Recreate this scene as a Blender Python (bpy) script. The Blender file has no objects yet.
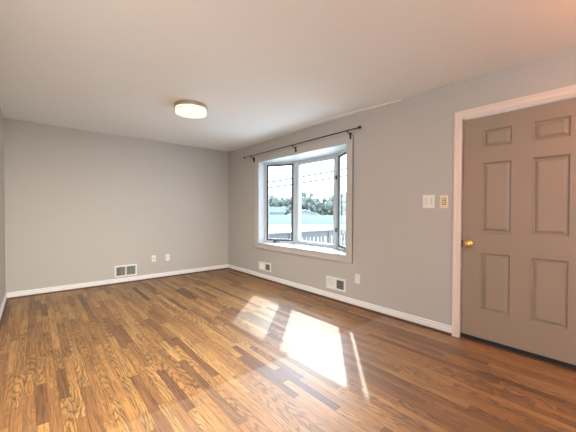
import bpy, bmesh, math, random
from mathutils import Vector, Matrix
random.seed(7)
S = bpy.context.scene
COL = S.collection

# ---------------------------------------------------------------- camera
YAW, PITCH, ROLL, FPX, CAMZ = 0.71267, -0.015646, 0.003428, 293.964, 1.203
fw = Vector((math.sin(YAW)*math.cos(PITCH), math.cos(YAW)*math.cos(PITCH), math.sin(PITCH)))
rt = Vector((math.cos(YAW), -math.sin(YAW), 0)); up = rt.cross(fw)
r2 = rt*math.cos(ROLL) + up*math.sin(ROLL); u2 = -rt*math.sin(ROLL) + up*math.cos(ROLL)
cd = bpy.data.cameras.new('camera'); cam = bpy.data.objects.new('camera', cd); COL.objects.link(cam)
cd.sensor_width = 36; cd.sensor_fit = 'HORIZONTAL'; cd.lens = FPX/576*36
cd.clip_start = 0.02; cd.clip_end = 600
M = Matrix((r2, u2, -fw)).transposed().to_4x4(); M.translation = (0, 0, CAMZ)
cam.matrix_world = M; S.camera = cam

# ---------------------------------------------------------------- sky, sun, room light
S.view_settings.view_transform = 'Standard'; S.view_settings.look = 'None'
S.view_settings.gamma = 1; S.view_settings.use_curve_mapping = False
S.view_settings.exposure = 0.76
w = bpy.data.worlds.new('overcast_sky'); S.world = w; w.use_nodes = True
bg = w.node_tree.nodes['Background']
bg.inputs[0].default_value = (0.70, 0.85, 1.0, 1)
WN, WL = w.node_tree.nodes, w.node_tree.links
SUN = Vector((1.0, 0.92, 1/1.07)).normalized()
wg = WN.new('ShaderNodeNewGeometry'); wd_ = WN.new('ShaderNodeVectorMath'); wd_.operation = 'DOT_PRODUCT'
WL.new(wg.outputs['Incoming'], wd_.inputs[0]); wd_.inputs[1].default_value = -SUN
def wmath(op, a, b, c=None):
    n = WN.new('ShaderNodeMath'); n.operation = op
    for i, v in enumerate((a, b, c)):
        if v is None: continue
        if isinstance(v, (int, float)): n.inputs[i].default_value = v
        else: WL.new(v, n.inputs[i])
    return n.outputs[0]
SKY_BASE, SKY_GLOW = 3.3, 9.0        # thin overcast: bright aureole around the veiled sun
WL.new(wmath('MULTIPLY_ADD', wmath('POWER', wmath('MAXIMUM', wd_.outputs['Value'], 0.0), 5.0), SKY_GLOW, SKY_BASE), bg.inputs[1])

def lamp(name, typ, loc, direction, energy, color, **kw):
    l = bpy.data.lights.new(name, typ); l.energy = energy; l.color = color
    for k, v in kw.items(): setattr(l, k, v)
    o = bpy.data.objects.new(name, l); COL.objects.link(o); o.location = loc
    o.rotation_euler = Vector(direction).to_track_quat('-Z', 'Y').to_euler()
    return o
lamp('sun', 'SUN', (8, 8, 8), (-1.0, -0.92, -1/1.07), 1.5, (1.0, 0.93, 0.84), angle=0.0093)
# added fill lights in unseen rear and side wall openings (behind the camera)
lamp('added_rear_fill', 'AREA', (-1.55, -3.12, 1.55), (-0.15, 1, 0.4), 35, (0.78, 0.90, 1.0), shape='RECTANGLE', size=2.5, size_y=1.4)
lamp('added_side_fill', 'AREA', (-3.12, -0.9, 1.55), (1, 0.1, 0.3), 6, (0.93, 0.96, 1.0), shape='RECTANGLE', size=2.4, size_y=1.4)

# ---------------------------------------------------------------- materials
def newmat(name):
    m = bpy.data.materials.new(name); m.use_nodes = True
    return m, m.node_tree.nodes, m.node_tree.links, m.node_tree.nodes['Principled BSDF']
def mat(name, color, rough=0.5, metal=0.0, var=0.04, nscale=6.0, bump=0.0, bscale=60.0, spec=0.5, emit=None, estr=0.0):
    m, N, L, B = newmat(name)
    tc = N.new('ShaderNodeTexCoord'); nz = N.new('ShaderNodeTexNoise')
    nz.inputs['Scale'].default_value = nscale; nz.inputs['Detail'].default_value = 4
    L.new(tc.outputs['Object'], nz.inputs['Vector'])
    mx = N.new('ShaderNodeMix'); mx.data_type = 'RGBA'
    c = Vector(color)
    mx.inputs[6].default_value = (*(c*(1-var)), 1); mx.inputs[7].default_value = (*[min(1, v*(1+var)) for v in c], 1)
    L.new(nz.outputs['Fac'], mx.inputs[0]); L.new(mx.outputs[2], B.inputs['Base Color'])
    B.inputs['Roughness'].default_value = rough; B.inputs['Metallic'].default_value = metal
    B.inputs['Specular IOR Level'].default_value = spec
    if bump:
        n2 = N.new('ShaderNodeTexNoise'); n2.inputs['Scale'].default_value = bscale; n2.inputs['Detail'].default_value = 3
        L.new(tc.outputs['Object'], n2.inputs['Vector'])
        bp = N.new('ShaderNodeBump'); bp.inputs['Strength'].default_value = bump; bp.inputs['Distance'].default_value = 0.002
        L.new(n2.outputs['Fac'], bp.inputs['Height']); L.new(bp.outputs['Normal'], B.inputs['Normal'])
    if emit:
        B.inputs['Emission Color'].default_value = (*emit, 1); B.inputs['Emission Strength'].default_value = estr
    return m
MT = {}
MT['wall'] = mat('wall_paint', (0.50, 0.47, 0.43), 0.75, var=0.03, nscale=1.3, bump=0.25, bscale=120, spec=0.3)
MT['ceil'] = mat('ceiling_paint', (0.91, 0.93, 0.93), 0.85, var=0.015, nscale=1.0, bump=0.3, bscale=90, spec=0.2)
MT['white'] = mat('white_trim_paint', (0.80, 0.79, 0.77), 0.4, var=0.02, bump=0.05)
MT['casing'] = mat('casing_paint', (0.55, 0.52, 0.48), 0.4, var=0.03, bump=0.05)
MT['doorcasing'] = mat('door_casing_paint', (0.78, 0.66, 0.57), 0.4, var=0.03, bump=0.05)
MT['vinyl'] = mat('white_vinyl', (0.60, 0.63, 0.65), 0.3, var=0.01)
MT['greyframe'] = mat('grey_frame', (0.085, 0.09, 0.09), 0.5, var=0.05)
MT['door'] = mat('door_paint', (0.31, 0.235, 0.175), 0.42, var=0.03, nscale=2.5, bump=0.1)
MT['black'] = mat('black_rubber', (0.012, 0.011, 0.010), 0.7)
MT['rod'] = mat('dark_bronze', (0.035, 0.028, 0.025), 0.4, metal=0.7)
MT['brass'] = mat('polished_brass', (0.85, 0.58, 0.20), 0.18, metal=1.0)
MT['nickel'] = mat('brushed_nickel', (0.55, 0.47, 0.38), 0.35, metal=1.0)
MT['plate'] = mat('white_plastic', (0.80, 0.78, 0.73), 0.35, var=0.01)
MT['cream'] = mat('cream_plastic', (0.78, 0.66, 0.44), 0.4, var=0.02)
MT['dark'] = mat('duct_darkness', (0.02, 0.022, 0.02), 0.8)
MT['slot'] = mat('outlet_slot', (0.05, 0.05, 0.05), 0.6)
MT['tan'] = mat('dimmer_face', (0.30, 0.22, 0.13), 0.5)
MT['diff'] = mat('lamp_diffuser', (0.9, 0.87, 0.8), 0.4, emit=(1.0, 0.90, 0.70), estr=0.5)
MT['deck'] = mat('deck_boards', (0.66, 0.65, 0.63), 0.7, var=0.1, nscale=3)
MT['railing'] = mat('railing_wood', (0.125, 0.12, 0.125), 0.7, var=0.12, nscale=8)
MT['concrete'] = mat('concrete_drive', (0.68, 0.67, 0.65), 0.85, var=0.05, nscale=0.5, spec=0.05)
MT['grass'] = mat('lawn_grass', (0.17, 0.24, 0.13), 0.9, var=0.2, nscale=0.7, spec=0.05)
MT['fence'] = mat('white_fence_vinyl', (0.36, 0.38, 0.41), 0.5, var=0.04, spec=0.05)
MT['siding'] = mat('pale_siding', (0.33, 0.36, 0.40), 0.6, var=0.03, spec=0.05)
MT['roofg'] = mat('grey_shingle', (0.13, 0.145, 0.17), 0.8, var=0.1, nscale=2, spec=0.05)
MT['roofw'] = mat('pale_shingle', (0.48, 0.50, 0.52), 0.8, var=0.05, nscale=2, spec=0.05)
MT['bark'] = mat('tree_bark', (0.12, 0.09, 0.07), 0.9, var=0.2)
MT['leaf'] = mat('hazy_leaf_light', (0.235, 0.250, 0.225), 0.9, spec=0.0, var=0.2, nscale=1.5)  # distance haze is mixed into both pale leaf colours
MT['leaf2'] = mat('hazy_leaf_dark', (0.200, 0.220, 0.205), 0.9, spec=0.0, var=0.2, nscale=1.5)
MT['wire'] = mat('cable_sheath', (0.13, 0.13, 0.15), 0.8)
MT['exterior'] = mat('exterior_siding', (0.6, 0.6, 0.58), 0.7)

def glass_mat():
    m, N, L, B = newmat('window_glass')
    tr = N.new('ShaderNodeBsdfTransparent'); tr.inputs[0].default_value = (0.95, 0.97, 0.97, 1)
    gl = N.new('ShaderNodeBsdfGlossy'); gl.inputs['Roughness'].default_value = 0.02
    lw = N.new('ShaderNodeLayerWeight'); lw.inputs[0].default_value = 0.5
    pw = N.new('ShaderNodeMath'); pw.operation = 'POWER'; L.new(lw.outputs['Facing'], pw.inputs[0]); pw.inputs[1].default_value = 4
    fr = N.new('ShaderNodeMath'); fr.operation = 'MULTIPLY_ADD'; L.new(pw.outputs[0], fr.inputs[0]); fr.inputs[1].default_value = 0.6; fr.inputs[2].default_value = 0.03
    mx = N.new('ShaderNodeMixShader'); L.new(fr.outputs[0], mx.inputs[0]); L.new(tr.outputs[0], mx.inputs[1]); L.new(gl.outputs[0], mx.inputs[2])
    L.new(mx.outputs[0], N['Material Output'].inputs[0]); N.remove(B)
    return m
MT['glass'] = glass_mat()

def wood_floor():
    m, N, L, B = newmat('oak_strip_floor')
    def math_(op, a, b=None, c=None):
        n = N.new('ShaderNodeMath'); n.operation = op
        for i, v in enumerate((a, b, c)):
            if v is None: continue
            if isinstance(v, (int, float)): n.inputs[i].default_value = v
            else: L.new(v, n.inputs[i])
        return n.outputs[0]
    def combine(x, y, z=0.0):
        n = N.new('ShaderNodeCombineXYZ')
        for i, v in enumerate((x, y, z)):
            if isinstance(v, (int, float)): n.inputs[i].default_value = v
            else: L.new(v, n.inputs[i])
        return n.outputs[0]
    def wn(vec):
        n = N.new('ShaderNodeTexWhiteNoise'); n.noise_dimensions = '3D'; L.new(vec, n.inputs['Vector']); return n
    tc = N.new('ShaderNodeTexCoord'); sp = N.new('ShaderNodeSeparateXYZ'); L.new(tc.outputs['Object'], sp.inputs[0])
    X, Y = sp.outputs[0], sp.outputs[1]
    W_ = 0.057
    u = math_('DIVIDE', X, W_); row = math_('FLOOR', u); fu = math_('FRACT', u)
    rr = wn(combine(row, 3.0, 1.0)).outputs['Value']
    ln = math_('MULTIPLY_ADD', wn(combine(row, 9.0, 4.0)).outputs['Value'], 0.45, 0.45)
    v = math_('DIVIDE', math_('MULTIPLY_ADD', rr, 5.0, Y), ln); brd = math_('FLOOR', v); fv = math_('FRACT', v)
    idv = combine(row, brd, 7.0); wb = wn(idv); rnd = wb.outputs['Value']
    sc = N.new('ShaderNodeSeparateColor'); L.new(wb.outputs['Color'], sc.inputs[0])
    # board tone
    ramp = N.new('ShaderNodeValToRGB'); L.new(rnd, ramp.inputs[0]); e = ramp.color_ramp.elements
    e[0].position = 0.0; e[0].color = (0.136, 0.054, 0.014, 1)
    e[1].position = 1.0; e[1].color = (0.417, 0.226, 0.071, 1)
    for pos, c in ((0.22, (0.248, 0.110, 0.029, 1)), (0.6, (0.338, 0.161, 0.042, 1)), (0.85, (0.371, 0.188, 0.053, 1))):
        k = e.new(pos); k.color = c
    # fine pore streaks along the board
    off = math_('MULTIPLY', rnd, 37.0)
    g1 = N.new('ShaderNodeTexNoise'); g1.inputs['Scale'].default_value = 1.0; g1.inputs['Detail'].default_value = 6; g1.inputs['Roughness'].default_value = 0.65
    L.new(combine(math_('MULTIPLY', X, 110.0), math_('MULTIPLY', Y, 3.4), off), g1.inputs['Vector'])
    # cathedral rings
    cxm = math_('ADD', math_('SUBTRACT', fu, 0.5), math_('MULTIPLY_ADD', sc.outputs[0], 1.8, -0.9))     # in board widths
    cym = math_('MULTIPLY', math_('MULTIPLY', math_('SUBTRACT', fv, sc.outputs[1]), ln), 2.4)
    gn = N.new('ShaderNodeTexNoise'); gn.inputs['Scale'].default_value = 1.0; gn.inputs['Detail'].default_value = 2.0
    L.new(combine(math_('MULTIPLY', X, 45.0), math_('MULTIPLY', Y, 8.0), off), gn.inputs['Vector'])
    rr2 = math_('SQRT', math_('ADD', math_('MULTIPLY', cxm, cxm), math_('MULTIPLY', cym, cym)))
    rr3 = math_('MULTIPLY_ADD', gn.outputs['Fac'], 0.55, rr2)
    sn = math_('MULTIPLY_ADD', math_('SINE', math_('MULTIPLY', rr3, 24.0)), 0.5, 0.5)
    ring = N.new('ShaderNodeMapRange'); L.new(sn, ring.inputs[0])
    ring.inputs[1].default_value = 0.0; ring.inputs[2].default_value = 0.55; ring.inputs[3].default_value = 0.42; ring.inputs[4].default_value = 1.0
    rs = N.new('ShaderNodeMapRange'); L.new(sc.outputs[2], rs.inputs[0]); rs.inputs[1].default_value = 0.25; rs.inputs[2].default_value = 0.8; rs.inputs[3].default_value = 0.25; rs.inputs[4].default_value = 1.0
    ringf = math_('MULTIPLY_ADD', math_('SUBTRACT', ring.outputs[0], 1.0), rs.outputs[0], 1.0)
    pore = N.new('ShaderNodeMapRange'); L.new(g1.outputs['Fac'], pore.inputs[0])
    pore.inputs[1].default_value = 0.36; pore.inputs[2].default_value = 0.60; pore.inputs[3].default_value = 0.55; pore.inputs[4].default_value = 1.2
    # large tonal drift
    g2 = N.new('ShaderNodeTexNoise'); g2.inputs['Scale'].default_value = 1.4; L.new(tc.outputs['Object'], g2.inputs['Vector'])
    drift = N.new('ShaderNodeMapRange'); L.new(g2.outputs['Fac'], drift.inputs[0])
    drift.inputs[1].default_value = 0.3; drift.inputs[2].default_value = 0.7; drift.inputs[3].default_value = 0.88; drift.inputs[4].default_value = 1.1
    # gaps
    gu = math_('LESS_THAN', math_('MINIMUM', fu, math_('SUBTRACT', 1.0, fu)), 0.018)
    gv = math_('LESS_THAN', math_('MULTIPLY', fv, ln), 0.0022)
    gap = math_('MAXIMUM', gu, gv)
    keep = math_('MULTIPLY_ADD', gap, -0.7, 1.0)
    tot = math_('MULTIPLY', math_('MULTIPLY', ringf, pore.outputs[0]), math_('MULTIPLY', keep, drift.outputs[0]))
    vm = N.new('ShaderNodeVectorMath'); vm.operation = 'SCALE'; L.new(ramp.outputs[0], vm.inputs[0]); L.new(tot, vm.inputs['Scale'])
    L.new(vm.outputs[0], B.inputs['Base Color'])
    # finish: a duller, more worn coat on the near part of the floor (Y < 1.84)
    worn = N.new('ShaderNodeMapRange'); L.new(Y, worn.inputs[0])
    worn.inputs[1].default_value = 1.82; worn.inputs[2].default_value = 1.85; worn.inputs[3].default_value = 0.50; worn.inputs[4].default_value = 0.50
    rough = math_('MULTIPLY_ADD', g1.outputs['Fac'], 0.08, worn.outputs[0])
    L.new(rough, B.inputs['Roughness'])
    B.inputs['Specular IOR Level'].default_value = 0.3
    B.inputs['Coat IOR'].default_value = 2.0
    def coat(a, b):
        n = N.new('ShaderNodeMapRange'); L.new(Y, n.inputs[0]); n.inputs[1].default_value = 1.82; n.inputs[2].default_value = 1.85
        n.inputs[3].default_value = a; n.inputs[4].default_value = b; return n.outputs[0]
    L.new(coat(1.0, 0.5), B.inputs['Coat Weight']); L.new(coat(0.47, 0.50), B.inputs['Coat Roughness'])
    bp = N.new('ShaderNodeBump'); bp.inputs['Strength'].default_value = 0.25; bp.inputs['Distance'].default_value = 0.0012
    h = math_('MULTIPLY', pore.outputs[0], keep); L.new(h, bp.inputs['Height']); L.new(bp.outputs['Normal'], B.inputs['Normal'])
    return m
MT['floor'] = wood_floor()
MT['shoe'] = mat('stained_shoe_moulding', (0.11, 0.048, 0.02), 0.5, var=0.2, nscale=12)

# ---------------------------------------------------------------- helpers
def box(bm, a, b, rot=None, piv=None):
    a = Vector(a); b = Vector(b); c = (a+b)/2; s = b-a
    m = Matrix.Translation(c) @ Matrix.Diagonal((abs(s.x), abs(s.y), abs(s.z), 1))
    if rot is not None: m = Matrix.Translation(piv or c) @ rot.to_4x4() @ Matrix.Translation(-(Vector(piv) if piv else c)) @ m
    return bmesh.ops.create_cube(bm, size=1, matrix=m)['verts']
def prism(bm, pts, z0, z1):
    lo = [bm.verts.new((x, y, z0)) for x, y in pts]; hi = [bm.verts.new((x, y, z1)) for x, y in pts]
    n = len(pts); bm.faces.new(lo[::-1]); bm.faces.new(hi)
    for i in range(n): bm.faces.new((lo[i], lo[(i+1) % n], hi[(i+1) % n], hi[i]))
def extrude_profile(bm, prof, origin, along, length, outd):
    """prof = (out, z) outline, swept from origin along a horizontal direction"""
    al = Vector(along).normalized(); o = Vector(origin); ou = Vector(outd)
    a = [bm.verts.new(o + ou*p[0] + Vector((0, 0, p[1]))) for p in prof]
    b = [bm.verts.new(o + al*length + ou*p[0] + Vector((0, 0, p[1]))) for p in prof]
    n = len(prof); bm.faces.new(a); bm.faces.new(b[::-1])
    for i in range(n): bm.faces.new((a[i], b[i], b[(i+1) % n], a[(i+1) % n]))
def tube(bm, pts, r, seg=10):
    pts = [Vector(p) for p in pts]; rings = []
    for i, p in enumerate(pts):
        d = (pts[min(i+1, len(pts)-1)] - pts[max(i-1, 0)]).normalized()
        s = d.cross(Vector((0, 0, 1)))
        if s.length < 1e-3: s = d.cross(Vector((1, 0, 0)))
        s.normalize(); t = s.cross(d)
        rings.append([bm.verts.new(p + (s*math.cos(k*2*math.pi/seg) + t*math.sin(k*2*math.pi/seg))*r) for k in range(seg)])
    for A, Bq in zip(rings, rings[1:]):
        for k in range(seg): bm.faces.new((A[k], A[(k+1) % seg], Bq[(k+1) % seg], Bq[k]))
    bm.faces.new(rings[0][::-1]); bm.faces.new(rings[-1])
def lathe(bm, prof, mtx=None, seg=40):
    mtx = mtx or Matrix.Identity(4); rings = []
    for r, z in prof:
        rings.append([bm.verts.new(mtx @ Vector((max(r, 1e-4)*math.cos(2*math.pi*k/seg), max(r, 1e-4)*math.sin(2*math.pi*k/seg), z))) for k in range(seg)])
    for A, Bq in zip(rings, rings[1:]):
        for k in range(seg): bm.faces.new((A[k], A[(k+1) % seg], Bq[(k+1) % seg], Bq[k]))
    bm.faces.new(rings[0][::-1]); bm.faces.new(rings[-1])
def obj(name, bm, m, parent=None, bevel=0.0, smooth=False):
    bmesh.ops.recalc_face_normals(bm, faces=bm.faces)
    me = bpy.data.meshes.new(name); bm.to_mesh(me); bm.free()
    me.materials.append(MT[m])
    if smooth:
        for p in me.polygons: p.use_smooth = True
    o = bpy.data.objects.new(name, me); COL.objects.link(o)
    if parent is not None:
        o.parent = parent; o.matrix_parent_inverse = Matrix.Translation(parent.location).inverted()
    if bevel:
        md = o.modifiers.new('bevel', 'BEVEL'); md.width = bevel; md.segments = 2; md.limit_method = 'ANGLE'
    return o
def empty(name, loc):
    o = bpy.data.objects.new(name, None); COL.objects.link(o); o.location = loc; o.empty_display_size = 0.1; return o
def tag(o, label, cat, group=None, kind=None):
    o['label'] = label; o['category'] = cat
    if group: o['group'] = group
    if kind: o['kind'] = kind
    return o
def struct(o, label=None):
    o['kind'] = 'structure'
    if label: o['label'] = label
    return o
def B_(*boxes):
    bm = bmesh.new()
    for a, b in boxes: box(bm, a, b)
    return bm

XR, YB, XL, H = 3.08, 5.483, -0.298, 2.44
XW, YR = -3.2, -3.2          # far left wall, rear wall
T = 0.14                     # wall thickness
# bay opening
OY0, OY1, OZ0, OZ1 = 2.393, 4.362, 0.636, 2.084
# door opening
DY0, DY1, DZ1 = 0.105, 1.052, 2.09

# ---------------------------------------------------------------- room shell
bm = B_(((XW-T, YR-T, -0.12), (XR+T, YB+T, 0.0)))
struct(obj('floor', bm, 'floor'), 'oak strip floor with glossy finish')
bm = B_(((XW-T, YR-T, H), (XR+T, YB+T, H+0.12)))
struct(obj('ceiling', bm, 'ceil'), 'smooth painted ceiling')
struct(obj('wall_back', B_(((XL-0.12, YB, 0), (XR+T, YB+T, H))), 'wall'), 'plain grey back wall')
struct(obj('wall_left', B_(((XL-0.12, 1.4, 0), (XL, YB, H))), 'wall'), 'grey left wall')
bm = B_(((XR, YR, 0), (XR+T, DY0, H)), ((XR, DY0, DZ1), (XR+T, DY1, H)), ((XR, DY1, 0), (XR+T, OY0, H)),
        ((XR, OY0, 0), (XR+T, OY1, OZ0-0.06)), ((XR, OY0, OZ1+0.06), (XR+T, OY1, H)), ((XR, OY1, 0), (XR+T, YB, H)))
struct(obj('wall_right', bm, 'wall'), 'grey wall with bay window and front door')
bm = B_(((XW-T, YR-T, 0), (XR+T, YR, 0.85)), ((XW-T, YR-T, 2.25), (XR+T, YR, H)),
        ((XW-T, YR-T, 0.85), (-2.85, YR, 2.25)), ((-0.25, YR-T, 0.85), (XR+T, YR, 2.25)))
struct(obj('wall_rear', bm, 'wall'))
bm = B_(((XW-T, YR, 0), (XW, 1.52, 0.85)), ((XW-T, YR, 2.25), (XW, 1.52, H)),
        ((XW-T, YR, 0.85), (XW, -2.1, 2.25)), ((XW-T, 0.3, 0.85), (XW, 1.52, 2.25)))
struct(obj('wall_far_left', bm, 'wall'))
struct(obj('wall_front_left', B_(((XW, 1.4, 0), (XL-0.12, 1.52, H))), 'wall'))

# shallow raised band on the ceiling beside the window wall
bm = bmesh.new(); prism(bm, [(XR, 5.3), (2.915, 5.3), (2.925, 4.6), (2.96, 3.16), (3.0, 2.2), (XR, 1.65)], H-0.007, H+0.001)
struct(obj('trim_1', bm, 'ceil'), 'slightly raised band along the ceiling edge')

BASE = [(0, 0.0), (0.014, 0.0), (0.014, 0.058), (0.007, 0.063), (0.007, 0.068), (0.012, 0.073), (0.011, 0.083), (0.005, 0.089), (0, 0.09)]
SHOE = [(0.014, 0), (0.032, 0), (0.031, 0.008), (0.027, 0.016), (0.020, 0.021), (0.014, 0.022)]
def baseboard(name, origin, along, length, outd, i):
    bm = bmesh.new(); extrude_profile(bm, BASE, origin, along, length, outd); struct(obj('baseboard_'+name, bm, 'white'), 'white baseboard')
    bm = bmesh.new(); extrude_profile(bm, SHOE, origin, along, length, outd); struct(obj('trim_%d' % i, bm, 'shoe'), 'brown stained shoe moulding')
baseboard('back', (XL, YB, 0), (1, 0, 0), XR-XL, (0, -1, 0), 2)
baseboard('right', (XR, 1.107, 0), (0, 1, 0), YB-1.107, (-1, 0, 0), 3)
baseboard('right_near', (XR, YR, 0), (0, 1, 0), 0.05-YR, (-1, 0, 0), 4)
baseboard('left', (XL, 1.4, 0), (0, 1, 0), YB-1.4, (1, 0, 0), 5)

# ---------------------------------------------------------------- bay window
win = struct(empty('window_1', (XR, (OY0+OY1)/2, OZ0)), 'white bay window with side casements')
def casing(bm, x, y0, y1, z0, z1, wd, th):
    """stepped picture-frame casing on a wall facing -X; y0..z1 is the inner edge"""
    for (a, b, t) in ((0, wd, th*0.6), (0.0, wd*0.22, th*0.85), (wd*0.72, wd, th)):
        box(bm, (x-t, y0-b, z0-b), (x+0.001, y0-a, z1+b)); box(bm, (x-t, y1+a, z0-b), (x+0.001, y1+b, z1+b))
        box(bm, (x-t, y0-a, z1+a), (x+0.001, y1+a, z1+b)); box(bm, (x-t, y0-a, z0-b), (x+0.001, y1+a, z0-a))
bm = bmesh.new(); casing(bm, XR, OY0, OY1, OZ0, OZ1, 0.097, 0.024)
obj('casing', bm, 'casing', win, bevel=0.002)
obj('side_jamb', B_(((XR-0.008, OY1-0.004, OZ0), (XR+T+0.03, OY1+0.02, OZ1))), 'vinyl', win)
obj('side_jamb', B_(((XR-0.008, OY0-0.02, OZ0), (XR+T-0.01, OY0, OZ1))), 'vinyl', win)
BX, BY0, BY1, SX = 3.50, 2.925, 3.825, XR+T-0.02      # bay front plane, its corners, where the flankers start
poly = [(XR-0.006, OY0), (SX, OY0), (SX+0.05, OY0-0.03), (BX+0.10, BY0-0.05), (BX+0.10, BY1+0.05), (SX+0.05, OY1+0.03), (SX, OY1), (XR-0.006, OY1)]
bm = bmesh.new(); prism(bm, poly, OZ0-0.06, OZ0); obj('sill_board', bm, 'vinyl', win)
bm = bmesh.new(); prism(bm, poly, OZ1, OZ1+0.08); obj('head_board', bm, 'vinyl', win)

def frame_between(p, q, wd, th, z0, z1, off=0.0, wt=None, wb=None):
    """rectangular ring standing on the line p-q (inner face); th goes outwards"""
    p = Vector((*p, 0)); q = Vector((*q, 0)); d = (q-p); Ln = d.length; d.normalize(); n = Vector((d.y, -d.x, 0))
    if n.x < 0: n = -n
    bm = bmesh.new(); wt = wt or wd; wb = wb or wd
    R = Matrix((d, n, Vector((0, 0, 1)))).transposed().to_4x4(); R.translation = p + n*off
    for a, b in (((0, 0, z0), (wd, th, z1)), ((Ln-wd, 0, z0), (Ln, th, z1)), ((wd, 0, z0), (Ln-wd, th, z0+wb)), ((wd, 0, z1-wt), (Ln-wd, th, z1))):
        vs = box(bm, a, b); bmesh.ops.transform(bm, matrix=R, verts=vs)
    return bm, R, Ln
def pane_between(R, Ln, wd, z0, z1, y):
    bm = bmesh.new(); vs = box(bm, (wd-0.004, y, z0), (Ln-wd+0.004, y+0.006, z1)); bmesh.ops.transform(bm, matrix=R, verts=vs); return bm
def lerp(p, q, a, b):
    p = Vector(p); q = Vector(q); d = (q-p).normalized(); return tuple(p+d*a), tuple(q-d*b)
# front sash
bm, R, Ln = frame_between((BX, BY0), (BX, BY1), 0.055, 0.07, OZ0, OZ1, wt=0.07, wb=0.055)
fs = obj('front_sash', bm, 'vinyl', win, bevel=0.003)
obj('pane', pane_between(R, Ln, 0.055, OZ0+0.05, OZ1-0.06, 0.035), 'glass', fs)
# corner posts
for y, s in ((BY1, 1), (BY0, -1)):
    bm = bmesh.new()
    e = 0.05 if s > 0 else 0.008
    prism(bm, [(BX-0.012, y-0.040*s), (BX-0.020, y+0.018*s), (BX+0.012, y+max(e, 0.02)*s), (BX+0.072, y+e*s), (BX+0.072, y-0.04*s)][::s], OZ0, OZ1)
    obj('corner_post', bm, 'vinyl', win, bevel=0.003)
# flankers: white frame, grey insect screen frame, crank, pane
for k, (a, b) in enumerate((((SX, OY1-0.02), (BX, BY1+0.03)), ((SX, OY0+0.015), (BX, BY0-0.018)))):
    a, b = lerp(a, b, 0.0, 0.012 if k == 0 else 0.002)
    bm, R, Ln = frame_between(a, b, 0.024, 0.040, OZ0, OZ1, wt=0.035, wb=0.035)
    s = obj('side_sash', bm, 'vinyl', win, bevel=0.003)
    a2, b2 = lerp(a, b, 0.028, 0.028)
    bm, R2, Ln2 = frame_between(a2, b2, 0.032, 0.018, OZ0+0.036, OZ1-0.036, off=0.004)
    o = obj('screen_frame', bm, 'greyframe', s); o['label'] = 'dark grey screen frame'
    bm, R3, Ln3 = frame_between(a2, b2, 0.032, 0.014, OZ0+0.036, OZ1-0.036, off=0.023)
    obj('sash_rail', bm, 'vinyl', s)
    obj('pane', pane_between(R3, Ln3, 0.032, OZ0+0.07, OZ1-0.07, 0.006), 'glass', s)
    # crank handle on the sill
    d = Vector((b[0]-a[0], b[1]-a[1], 0)).normalized(); n = Vector((d.y, -d.x, 0)); n = n if n.x < 0 else -n
    c = Vector((*a2, OZ0+0.02)) + d*(0.16 if k == 0 else 0.22)
    bm = bmesh.new(); tube(bm, [c, c+n*0.03+Vector((0, 0, 0.012)), c+n*0.04+d*0.03+Vector((0, 0, 0.016)), c+n*0.035+d*0.11+Vector((0, 0, 0.004))], 0.007, 8)
    box(bm, c-Vector((0.02, 0.02, 0.02)), c+Vector((0.02, 0.02, 0.012)))
    o = obj('crank_handle', bm, 'nickel' if k else 'greyframe', s)
    for z in ((0.92, 1.72) if k else ()):
        c = Vector((*b, z)) + n*0.012
        bm = B_((c-Vector((0.012, 0.012, 0.03)), c+Vector((0.012, 0.012, 0.03)))); obj('latch', bm, 'greyframe', s)

# ---------------------------------------------------------------- eave / porch roof over the bay (outside)
bm = B_(((XR+T, -2.0, 2.43), (4.18, 8.0, 2.55)), ((4.16, -2.0, 2.42), (4.20, 8.0, 2.58)))
struct(obj('eave', bm, 'exterior'), 'roof overhang outside above the window')

# ---------------------------------------------------------------- front door
door = struct(empty('door_1', (XR, (DY0+DY1)/2, 0)), 'six panel taupe front door with brass knob')
CY0, CY1 = 0.112, 1.040
bm = bmesh.new()
for (a, b, t) in ((0, 0.064, 0.012), (0.006, 0.020, 0.016), (0.044, 0.064, 0.020)):
    box(bm, (XR-t, CY1+a, 0), (XR+0.001, CY1+b, 2.092+b)); box(bm, (XR-t, CY0-b, 0), (XR+0.001, CY0-a, 2.092+b))
    box(bm, (XR-t, CY0-a, 2.092+a), (XR+0.001, CY1+a, 2.092+b))
obj('casing', bm, 'doorcasing', door, bevel=0.002)
bm = B_(((XR-0.004, CY1, 0), (XR+T, DY1, 2.092)), ((XR-0.004, DY0, 0), (XR+T, CY0, 2.092)), ((XR-0.004, DY0, 2.078), (XR+T, DY1, 2.092)),
        ((XR+0.062, CY1-0.012, 0), (XR+0.10, CY1, 2.08)), ((XR+0.062, CY0, 0), (XR+0.10, CY0+0.012, 2.08)))
obj('jamb', bm, 'doorcasing', door)
SY0, SY1, SZ0, SZ1, FX = 0.122, 1.030, 0.043, 2.070, XR+0.016
PY_ = [(0.287, 0.524), (0.652, 0.882)]; PZ = [(0.292, 0.834), (1.010, 1.655), (1.780, 1.948)]
ys = sorted([SY0, SY1] + [v for p in PY_ for v in p]); zs = sorted([SZ0, SZ1] + [v for p in PZ for v in p])
bm = bmesh.new(); grid = {}
for y in ys:
    for z in zs: grid[(y, z)] = bm.verts.new((FX, y, z))
for i in range(len(ys)-1):
    for j in range(len(zs)-1):
        if (ys[i], ys[i+1]) in PY_ and (zs[j], zs[j+1]) in PZ: continue
        bm.faces.new((grid[(ys[i], zs[j])], grid[(ys[i+1], zs[j])], grid[(ys[i+1], zs[j+1])], grid[(ys[i], zs[j+1])]))
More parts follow.
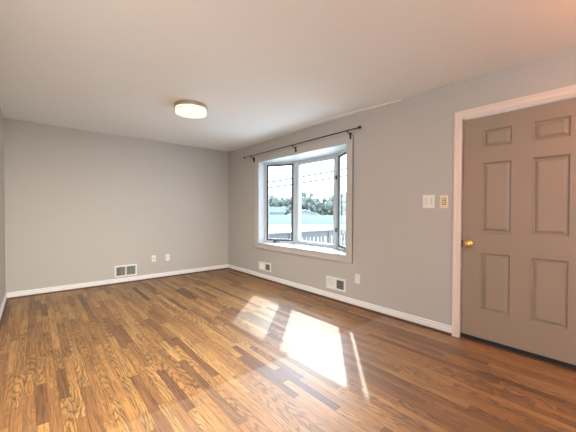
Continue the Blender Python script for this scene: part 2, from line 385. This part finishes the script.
# edges and back of the slab
c0 = [(SY0, SZ0), (SY1, SZ0), (SY1, SZ1), (SY0, SZ1)]
fr_ = [bm.verts.new((FX, y, z)) for y, z in c0]; bk = [bm.verts.new((FX+0.042, y, z)) for y, z in c0]
for i in range(4): bm.faces.new((fr_[i], fr_[(i+1) % 4], bk[(i+1) % 4], bk[i]))
bm.faces.new(bk)
slab = obj('slab', bm, 'door', door)
for (y0, y1) in PY_:
    for (z0, z1) in PZ:
        bm = bmesh.new(); rings = []
        for ins, dep in ((0, 0), (0.004, -0.002), (0.009, 0.0), (0.015, 0.013), (0.022, 0.014), (0.042, 0.003), (0.045, 0.002)):
            rings.append([bm.verts.new((FX+dep, y, z)) for y, z in ((y0+ins, z0+ins), (y1-ins, z0+ins), (y1-ins, z1-ins), (y0+ins, z1-ins))])
        for A, Bq in zip(rings, rings[1:]):
            for k in range(4): bm.faces.new((A[k], A[(k+1) % 4], Bq[(k+1) % 4], Bq[k]))
        bm.faces.new(rings[-1]); obj('raised_panel', bm, 'door', slab)
o = obj('sweep', B_(((XR+0.012, SY0-0.008, 0.010), (XR+0.06, SY1+0.008, 0.045))), 'black', door); o['label'] = 'black door sweep'
o = obj('threshold', B_(((XR-0.004, SY0-0.008, 0.0), (XR+T, SY1+0.008, 0.010))), 'shoe', door, bevel=0.002); o['label'] = 'dark wooden threshold strip'
rx = Matrix.Translation((FX, 0.978, 0.905)) @ Matrix.Rotation(-math.pi/2, 4, 'Y')
bm = bmesh.new(); lathe(bm, [(0.0, -0.001), (0.037, 0.0), (0.037, 0.004), (0.030, 0.009), (0.014, 0.011), (0.012, 0.016), (0.020, 0.019), (0.029, 0.026), (0.031, 0.034), (0.027, 0.041), (0.017, 0.046), (0.0, 0.047)], rx)
o = obj('door_knob', bm, 'brass', slab, smooth=True); o['label'] = 'polished brass knob'
bm = bmesh.new(); lathe(bm, [(0, 0.064), (0.007, 0.065), (0.007, 0.069), (0, 0.0695)], rx, 16); kc = obj('strike_plate', B_(((FX-0.004, 1.032, 0.87), (FX+0.012, 1.0385, 0.935))), 'slot', door); bm.free()

# ---------------------------------------------------------------- ceiling light
LC = (1.405, 3.375)
light = tag(empty('ceiling_light', (LC[0], LC[1], H)), 'round flush drum ceiling lamp with nickel rim and glowing white diffuser', 'ceiling light')
T_ = Matrix.Translation((LC[0], LC[1], H))
bm = bmesh.new(); lathe(bm, [(0.0, 0.0), (0.183, 0.0), (0.186, -0.004), (0.186, -0.038), (0.180, -0.042), (0, -0.042)], T_, 64); obj('metal_pan', bm, 'nickel', light, smooth=False)
bm = bmesh.new(); lathe(bm, [(0.0, -0.030), (0.176, -0.030), (0.178, -0.050), (0.178, -0.086), (0.173, -0.095), (0.155, -0.099), (0.08, -0.101), (0, -0.102)], T_, 64); obj('diffuser', bm, 'diff', light, smooth=True)
bm = bmesh.new(); lathe(bm, [(0.170, -0.066), (0.183, -0.066), (0.183, -0.071), (0.170, -0.071)], T_, 64); obj('trim_ring', bm, 'nickel', light)
for k in range(3):
    a = math.radians(20+120*k+90); c = Vector((LC[0]+0.180*math.cos(a), LC[1]+0.180*math.sin(a), H-0.045))
    obj('clip', B_((c-Vector((0.004, 0.004, 0.016)), c+Vector((0.004, 0.004, 0.016)))), 'nickel', light)
lamp('ceiling_light_bulb', 'AREA', (LC[0], LC[1], H-0.104), (0, 0, -1), 6, (1.0, 0.88, 0.70), shape='DISK', size=0.32)

# added warm fill lamp on a stem (out of frame, left of the camera)
PL = (-1.25, 0.45)
fill_lamp = tag(empty('added_fill_pendant', (PL[0], PL[1], H)), 'added unseen fill bulb on a thin stem left of the camera', 'added fill lamp')
T_ = Matrix.Translation((PL[0], PL[1], H))
bm = bmesh.new(); lathe(bm, [(0.0, 0.0), (0.06, 0.0), (0.06, -0.02), (0, -0.02)], T_, 24); obj('canopy', bm, 'nickel', fill_lamp)
bm = bmesh.new(); tube(bm, [(PL[0], PL[1], H-0.02), (PL[0], PL[1], H-0.55)], 0.006); obj('stem', bm, 'nickel', fill_lamp)
lamp('added_fill_bulb', 'POINT', (PL[0], PL[1], H-0.66), (0, 0, -1), 20, (1.0, 0.58, 0.30), shadow_soft_size=0.08)

# added unseen fill spot above and behind the left side of the view, turned to the back wall
SL = (0.0, 0.55)
spot = tag(empty('added_fill_spot', (SL[0], SL[1], H)), 'added unseen ceiling fill spot turned towards the back wall', 'spotlight')
T_ = Matrix.Translation((SL[0], SL[1], H))
bm = bmesh.new(); lathe(bm, [(0.0, 0.0), (0.05, 0.0), (0.05, -0.02), (0, -0.02)], T_, 24); obj('canopy', bm, 'nickel', spot)
SD = Vector((0.06, 1.0, -1.05)).normalized()
bm = bmesh.new(); lathe(bm, [(0.0, -0.05), (0.03, -0.05), (0.045, 0.0), (0.045, 0.05), (0.042, 0.05), (0.042, 0.0), (0.026, -0.046), (0.0, -0.046)],
    Matrix.Translation((SL[0], SL[1], H-0.075)) @ SD.to_track_quat('Z', 'Y').to_matrix().to_4x4(), 28); obj('lamp_head', bm, 'nickel', spot, smooth=True)
lamp('fill_spot_bulb', 'SPOT', Vector((SL[0], SL[1], H-0.075))+SD*0.055, SD, 420, (1.0, 0.96, 0.89), spot_size=math.radians(112), spot_blend=1.0, shadow_soft_size=0.04)

# hall lamp by the front door (out of frame)
HL = (2.2, -0.85)
hall = tag(empty('hall_ceiling_light', (HL[0], HL[1], H)), 'semi flush hall lamp with an upturned metal bowl near the front door', 'ceiling light')
T_ = Matrix.Translation((HL[0], HL[1], H))
bm = bmesh.new(); lathe(bm, [(0.0, 0.0), (0.09, 0.0), (0.09, -0.03), (0, -0.03)], T_, 32); obj('canopy', bm, 'nickel', hall)
bm = bmesh.new(); tube(bm, [(HL[0], HL[1], H-0.03), (HL[0], HL[1], H-0.36)], 0.008); obj('stem', bm, 'nickel', hall)
bm = bmesh.new(); lathe(bm, [(0.0, -0.37), (0.08, -0.362), (0.14, -0.325), (0.175, -0.27), (0.171, -0.268), (0.136, -0.318), (0.078, -0.355), (0.0, -0.363)], T_, 40); obj('bowl_shade', bm, 'nickel', hall, smooth=True)
lamp('hall_bulb', 'POINT', (HL[0]+0.03, HL[1], H-0.315), (0, 0, -1), 74, (1.0, 0.32, 0.09), shadow_soft_size=0.03)

# ---------------------------------------------------------------- curtain rod
rod = tag(empty('curtain_rod', (2.985, 3.42, 2.21)), 'thin dark bronze curtain rod mounted over the bay window', 'curtain rod')
ra, rb = Vector((2.985, 4.68, 2.205)), Vector((2.985, 2.165, 2.222))
bm = bmesh.new(); tube(bm, [ra, rb], 0.0075, 12); obj('rod', bm, 'rod', rod, smooth=True)
for p, s in ((ra, 1), (rb, -1)):
    bm = bmesh.new(); lathe(bm, [(0, -0.004), (0.011, -0.003), (0.011, 0.006), (0.007, 0.010), (0.014, 0.018), (0.019, 0.030), (0.014, 0.042), (0, 0.046)],
        Matrix.Translation(p) @ Matrix.Rotation(-s*math.pi/2, 4, 'X'), 20); obj('finial', bm, 'rod', rod, smooth=True)
for y in (4.50, 3.36, 2.325):
    zr = ra.z + (ra.y-y)/(ra.y-rb.y)*(rb.z-ra.z)
    bm = bmesh.new()
    tube(bm, [(XR-0.026, y, zr-0.050), (XR-0.05, y, zr-0.030), (2.985, y, zr-0.012)], 0.007, 8)
    tube(bm, [(2.972, y, zr+0.006), (2.976, y, zr-0.010), (2.985, y, zr-0.014), (2.995, y, zr-0.010), (2.998, y, zr+0.006)], 0.004, 8)
    box(bm, (XR-0.030, y-0.012, zr-0.095), (XR-0.013, y+0.012, zr-0.018))
    obj('bracket', bm, 'rod', rod)

# ---------------------------------------------------------------- wall registers (vents)
def vent(face, c, w, h, label, angs):
    """face 'x' on the right wall, 'y' on the back wall; c = (along, z) of the centre"""
    def P(a, o, z): return (XR-o, c[0]-a, c[1]+z) if face == 'x' else (c[0]+a, YB-o, c[1]+z)   # a runs left to right as seen
    t = tag(empty('wall_vent', P(0, 0, 0)), label, 'vent', 'white wall registers above the baseboards')
    fw_, mid = 0.024, 0.010
    bm = bmesh.new(); bb = lambda a0, a1, o0, o1, z0, z1: box(bm, [min(p, q) for p, q in zip(P(a0, o0, z0), P(a1, o1, z1))], [max(p, q) for p, q in zip(P(a0, o0, z0), P(a1, o1, z1))])
    for (a0, a1, z0, z1) in ((-w/2, -w/2+fw_, -h/2, h/2), (w/2-fw_, w/2, -h/2, h/2), (-w/2+fw_, w/2-fw_, h/2-fw_, h/2), (-w/2+fw_, w/2-fw_, -h/2, -h/2+fw_), (-mid, mid, -h/2+fw_, h/2-fw_)):
        bb(a0, a1, 0, 0.016, z0, z1)
    obj('frame', bm, 'plate', t, bevel=0.003)
    bm = bmesh.new(); bb(-w/2+fw_, w/2-fw_, 0.0005, 0.002, -h/2+fw_, h/2-fw_); obj('duct_shade_plate', bm, 'dark', t)  # dark plate in place of the shade inside the duct
    for side, ang in zip((-1, 1), angs):
        bm = bmesh.new(); a0 = side*mid if side > 0 else -w/2+fw_; span = w/2-fw_-mid; n = 8
        for i in range(n):
            a = a0 + (i+0.5)*span/n; p = Vector(P(a, 0.0085, 0))
            hl = 0.0065
            vs = box(bm, (-0.0009, -hl, -h/2+fw_), (0.0009, hl, h/2-fw_))
            R = Matrix.Rotation(ang + (math.pi/2 if face == 'x' else 0), 4, 'Z')
            bmesh.ops.transform(bm, matrix=Matrix.Translation(p) @ R, verts=vs)
        obj('louver', bm, 'plate', t)
    return t
vent('y', (1.155, 0.203), 0.335, 0.190, 'white wall register low on the back wall', (0.2, 0.2))
vent('x', (2.566, 0.228), 0.330, 0.165, 'larger white wall register on the right wall beside the outlet', (-0.5, 0.70))
vent('x', (4.175, 0.228), 0.345, 0.150, 'white wall register on the right wall near the far corner', (-0.5, 0.93))

# ---------------------------------------------------------------- outlets, switches
def plate(name, face, c, w, h, label, cat, m='plate', group=None):
    loc = (XR, c[0], c[1]) if face == 'x' else (c[0], YB, c[1])
    t = tag(empty(name, loc), label, cat, group)
    def bx(a0, a1, o0, o1, z0, z1, nm, mm, bev=0.0, par=None):
        p = (XR-o0, c[0]-a0, c[1]+z0) if face == 'x' else (c[0]+a0, YB-o0, c[1]+z0)
        q = (XR-o1, c[0]-a1, c[1]+z1) if face == 'x' else (c[0]+a1, YB-o1, c[1]+z1)
        return obj(nm, B_(([min(i, j) for i, j in zip(p, q)], [max(i, j) for i, j in zip(p, q)])), mm, par or t, bevel=bev)
    bx(-w/2, w/2, 0, 0.006, -h/2, h/2, 'cover_plate', m, 0.002)
    return t, bx
def outlet(face, c, label):
    t, bx = plate('wall_outlet', face, c, 0.072, 0.117, label, 'outlet', group='white duplex outlets')
    for s in (-1, 1):
        rc = bx(-0.017, 0.017, 0.006, 0.009, s*0.020-0.014, s*0.020+0.014, 'receptacle', 'plate', 0.001)
        for a in (-0.007, 0.005): bx(a, a+0.003, 0.009, 0.0095, s*0.020-0.004, s*0.020+0.006, 'slot', 'slot', par=rc)
outlet('y', (1.838, 0.357), 'white duplex outlet on the back wall, nearer the corner')
outlet('x', (2.218, 0.357), 'white duplex outlet on the right wall beside the larger register')
t, bx = plate('cable_jack', 'y', (1.597, 0.360), 0.070, 0.112, 'small white cable jack plate on the back wall between register and outlet', 'wall jack')
bm = bmesh.new(); lathe(bm, [(0.0, 0.0), (0.009, 0), (0.009, 0.008), (0.005, 0.008), (0.005, 0.014), (0, 0.014)], Matrix.Translation((1.597, YB-0.006, 0.360)) @ Matrix.Rotation(math.pi/2, 4, 'X'), 16)
obj('coax_connector', bm, 'slot', t)
t, bx = plate('light_switch', 'x', (1.345, 1.310), 0.118, 0.135, 'white double light switch left of the front door', 'light switch')
for a in (-0.026, 0.026):
    sr = bx(a-0.012, a+0.012, 0.006, 0.0075, -0.034, 0.034, 'slot_shade', 'cream')  # darker cream painted for the shadowed slot around each toggle
    bx(a-0.006, a+0.006, 0.0075, 0.020, -0.016, 0.004, 'toggle', 'plate', 0.002, par=sr)
t, bx = plate('wall_control', 'x', (1.195, 1.305), 0.078, 0.128, 'cream wall control with a darker centre next to the door casing', 'wall control', 'cream')
bx(-0.019, 0.019, 0.006, 0.010, -0.034, 0.034, 'control_face', 'tan', 0.001)
for k in range(3): bx(-0.013, 0.013, 0.010, 0.013, -0.026+k*0.020, -0.014+k*0.020, 'button', 'cream')

# ---------------------------------------------------------------- outside
GZ = -1.30
struct(obj('ground', B_(((XR+0.5, -90, GZ-0.2), (240, 200, GZ))), 'concrete'), 'pale paved ground outside')
def quadpatch(pts, z0, z1):
    bm = bmesh.new(); prism(bm, pts, z0, z1); return bm
dl = Vector((13.59, -11.75, 0)).normalized()           # runs across the view
dn = Vector((11.75, 13.59, 0)).normalized()
def F(s, d): return Vector((42.0, 43.0, 0)) + dl*s + dn*d
a, b, c, d = F(-45, -18), F(45, -18), F(45, 60), F(-45, 60)
struct(obj('lawn', quadpatch([(v.x, v.y) for v in (a, b, c, d)], GZ, GZ+0.03), 'grass'), 'green lawn strip beyond the pavement')
# deck just outside, and its side railing
struct(obj('deck', B_(((XR+T, -1.5, -0.35), (8.6, 6.2, -0.20)), ((XR+T, -1.5, -1.3), (3.4, 6.2, -0.2))), 'deck'), 'wooden deck outside the window')
rail = tag(empty('deck_railing', (6.0, 6.05, -0.2)), 'grey wooden deck railing with square balusters outside the window', 'railing')
obj('top_rail', B_(((3.9, 5.97, 0.60), (8.5, 6.13, 0.64)), ((3.9, 6.02, 0.45), (8.5, 6.07, 0.60))), 'railing', rail, bevel=0.004)
obj('bottom_rail', B_(((3.9, 6.02, -0.10), (8.5, 6.08, -0.02))), 'railing', rail)
for x in (3.95, 5.3, 6.9, 8.42): obj('post', B_(((x-0.06, 5.99, -0.2), (x+0.06, 6.11, 0.60))), 'railing', rail)
x = 4.12
while x < 8.35:
    if min(abs(x-q) for q in (3.95, 5.3, 6.9, 8.42)) > 0.11:
        obj('baluster', B_(((x-0.046, 6.03, -0.02), (x+0.046, 6.07, 0.46))), 'railing', rail)
    x += 0.158
# fence across the lawn
fn = tag(empty('white_fence', (42, 43, GZ)), 'long white privacy fence across the far side of the lawn', 'fence')
bm = bmesh.new()
R = Matrix((dl, dn, Vector((0, 0, 1)))).transposed().to_4x4(); R.translation = F(0, 1)
def loc_box(a, b):
    bm = bmesh.new(); vs = box(bm, a, b); bmesh.ops.transform(bm, matrix=R, verts=vs); return bm
obj('fence_panel', loc_box((-14, 0, GZ), (30, 0.06, GZ+1.75)), 'fence', fn)
for k in range(-6, 13): obj('post', loc_box((k*2.4-0.06, -0.04, GZ), (k*2.4+0.06, 0.08, GZ+1.85)), 'fence', fn)
# garage with pale gable roof behind the fence
def house(name, s0, s1, d0, d1, wall_h, ridge_h, wm, rm, label, cat, over=0.4):
    t = tag(empty(name, F((s0+s1)/2, (d0+d1)/2) + Vector((0, 0, GZ))), label, cat)
    Rr = Matrix((dl, dn, Vector((0, 0, 1)))).transposed().to_4x4(); Rr.translation = F(0, 0)
    sm = (s0+s1)/2
    def sweep(outline, da, db):
        bm = bmesh.new(); A = [bm.verts.new(Rr @ Vector((x, da, z))) for x, z in outline]; Bq = [bm.verts.new(Rr @ Vector((x, db, z))) for x, z in outline]
        n = len(outline); bm.faces.new(A); bm.faces.new(Bq[::-1])
        for i in range(n): bm.faces.new((A[i], Bq[i], Bq[(i+1) % n], A[(i+1) % n]))
        return bm
    w0, r0 = GZ+wall_h, GZ+ridge_h
    obj('wall', sweep([(s0, GZ), (s1, GZ), (s1, w0), (sm, r0-0.05), (s0, w0)], d0, d1), wm, t)
    sl = (r0-w0)/((s1-s0)/2)
    obj('roof', sweep([(s0-over, w0-over*sl), (sm, r0), (s1+over, w0-over*sl), (s1+over, w0-over*sl+0.15), (sm, r0+0.15), (s0-over, w0-over*sl+0.15)], d0-0.4, d1+0.4), rm, t)
    bm = bmesh.new(); vs = box(bm, (sm-1.2, d0-0.05, GZ), (sm+1.2, d0+0.02, GZ+1.9)); bmesh.ops.transform(bm, matrix=Rr, verts=vs); obj('garage_door', bm, 'fence', t)
house('garage', -3.2, 3.0, 3, 11, 1.75, 2.75, 'siding', 'roofw', 'small pale garage with a low gable roof behind the white fence', 'building', over=0.9)
bm = None
hs = tag(empty('house', F(-9, 18) + Vector((0, 0, GZ))), 'long low house with grey roof left of the garage', 'building')
Rr = Matrix((dl, dn, Vector((0, 0, 1)))).transposed().to_4x4(); Rr.translation = F(0, 0)
bm = bmesh.new(); vs = box(bm, (-22, 14, GZ), (-4.6, 22, GZ+2.3)); bmesh.ops.transform(bm, matrix=Rr, verts=vs); obj('wall', bm, 'siding', hs)
bm = bmesh.new(); A = [bm.verts.new(Rr @ Vector((-22.5, y, z))) for y, z in ((13.5, GZ+2.2), (22.5, GZ+2.2), (18, GZ+3.7))]; Bq = [bm.verts.new(Rr @ Vector((-4.2, y, z))) for y, z in ((13.5, GZ+2.2), (22.5, GZ+2.2), (18, GZ+3.7))]
bm.faces.new(A); bm.faces.new(Bq[::-1])
for i in range(3): bm.faces.new((A[i], Bq[i], Bq[(i+1) % 3], A[(i+1) % 3]))
obj('roof', bm, 'roofg', hs)

# trees
def tree(x, y, h, wdt, m, label, seed):
    rg = random.Random(seed)
    t = tag(empty('tree', (x, y, GZ)), label, 'tree', 'trees on the skyline')
    bm = bmesh.new(); tube(bm, [(x, y, GZ), (x+0.1, y, GZ+h*0.3), (x, y+0.1, GZ+h*0.6)], 0.22, 8); obj('trunk', bm, 'bark', t)
    bm = bmesh.new()
    for i in range(60):
        a = rg.uniform(0, 6.28); q = rg.random(); z = 0.22+0.70*q; rad = wdt*0.5*math.sqrt(max(0.05, 1-((z-0.5)/0.55)**2))*rg.uniform(0.15, 0.95)
        r = wdt*rg.uniform(0.07, 0.15)
        c = Vector((x+rad*math.cos(a), y+rad*math.sin(a), GZ+h*z))
        vs = bmesh.ops.create_icosphere(bm, subdivisions=1, radius=r, matrix=Matrix.Translation(c))['verts']
        for v in vs:
            d = (v.co-c); v.co = c + d*rg.uniform(0.72, 1.22)
    obj('foliage', bm, m, t)
TREES = [
 (44.5, 74.5, 8.6, 8.0, 'leaf', 'leftmost tree seen in the left window pane'),
 (53.0, 70.5, 7.3, 7.5, 'leaf2', 'bushy tree above the grey roofed house'),
 (54.8, 66.6, 6.6, 6.5, 'leaf', 'lower rounded tree beside the window mullion on its left'),
 (58.6, 68.3, 7.2, 6.5, 'leaf2', 'tree behind the gap between the two far buildings'),
 (59.6, 64.8, 7.6, 6.5, 'leaf', 'taller tree directly behind the garage roof peak'),
 (59.4, 61.3, 8.1, 6.0, 'leaf2', 'dark tree just right of the garage roof peak'),
 (64.6, 63.1, 6.8, 7.5, 'leaf', 'mid height tree over the middle of the white fence'),
 (68.2, 63.0, 5.6, 7.5, 'leaf2', 'lowest tree, in the dip of the skyline'),
 (68.6, 59.7, 6.9, 7.0, 'leaf', 'tree right of the skyline dip'),
 (67.3, 55.5, 8.2, 7.5, 'leaf2', 'tall tree at the right end of the front pane'),
 (72.3, 54.0, 8.8, 9.0, 'leaf', 'rightmost tree seen in the narrow right pane'),
]
for i, (x, y, h, wd, m, lb) in enumerate(TREES): tree(x, y, h, wd, m, lb, 100+i)

# overhead cables and their poles
def pole(x, y, h, label):
    t = tag(empty('utility_pole', (x, y, GZ)), label, 'utility pole')
    bm = bmesh.new(); tube(bm, [(x, y, GZ), (x, y, h)], 0.13, 10); obj('mast', bm, 'bark', t)
P0, P1 = (12.3, 29.07), (29.1, 14.61)
pole(P0[0], P0[1], 3.6, 'short wooden pole carrying the left end of the cables')
pole(P1[0], P1[1], 7.4, 'tall wooden pole carrying the right end of the cables')
for (z0, z1, lb) in ((2.83, 6.74, 'upper overhead cable crossing the sky'), (2.38, 5.95, 'lower overhead cable crossing the sky')):
    pts = []
    for i in range(17):
        s = i/16; pts.append((P0[0]+(P1[0]-P0[0])*s, P0[1]+(P1[1]-P0[1])*s, z0+(z1-z0)*s - 0.25*4*s*(1-s)+0.2))
    bm = bmesh.new(); tube(bm, pts, 0.105, 8); tag(obj('overhead_cable', bm, 'wire'), lb, 'cable')
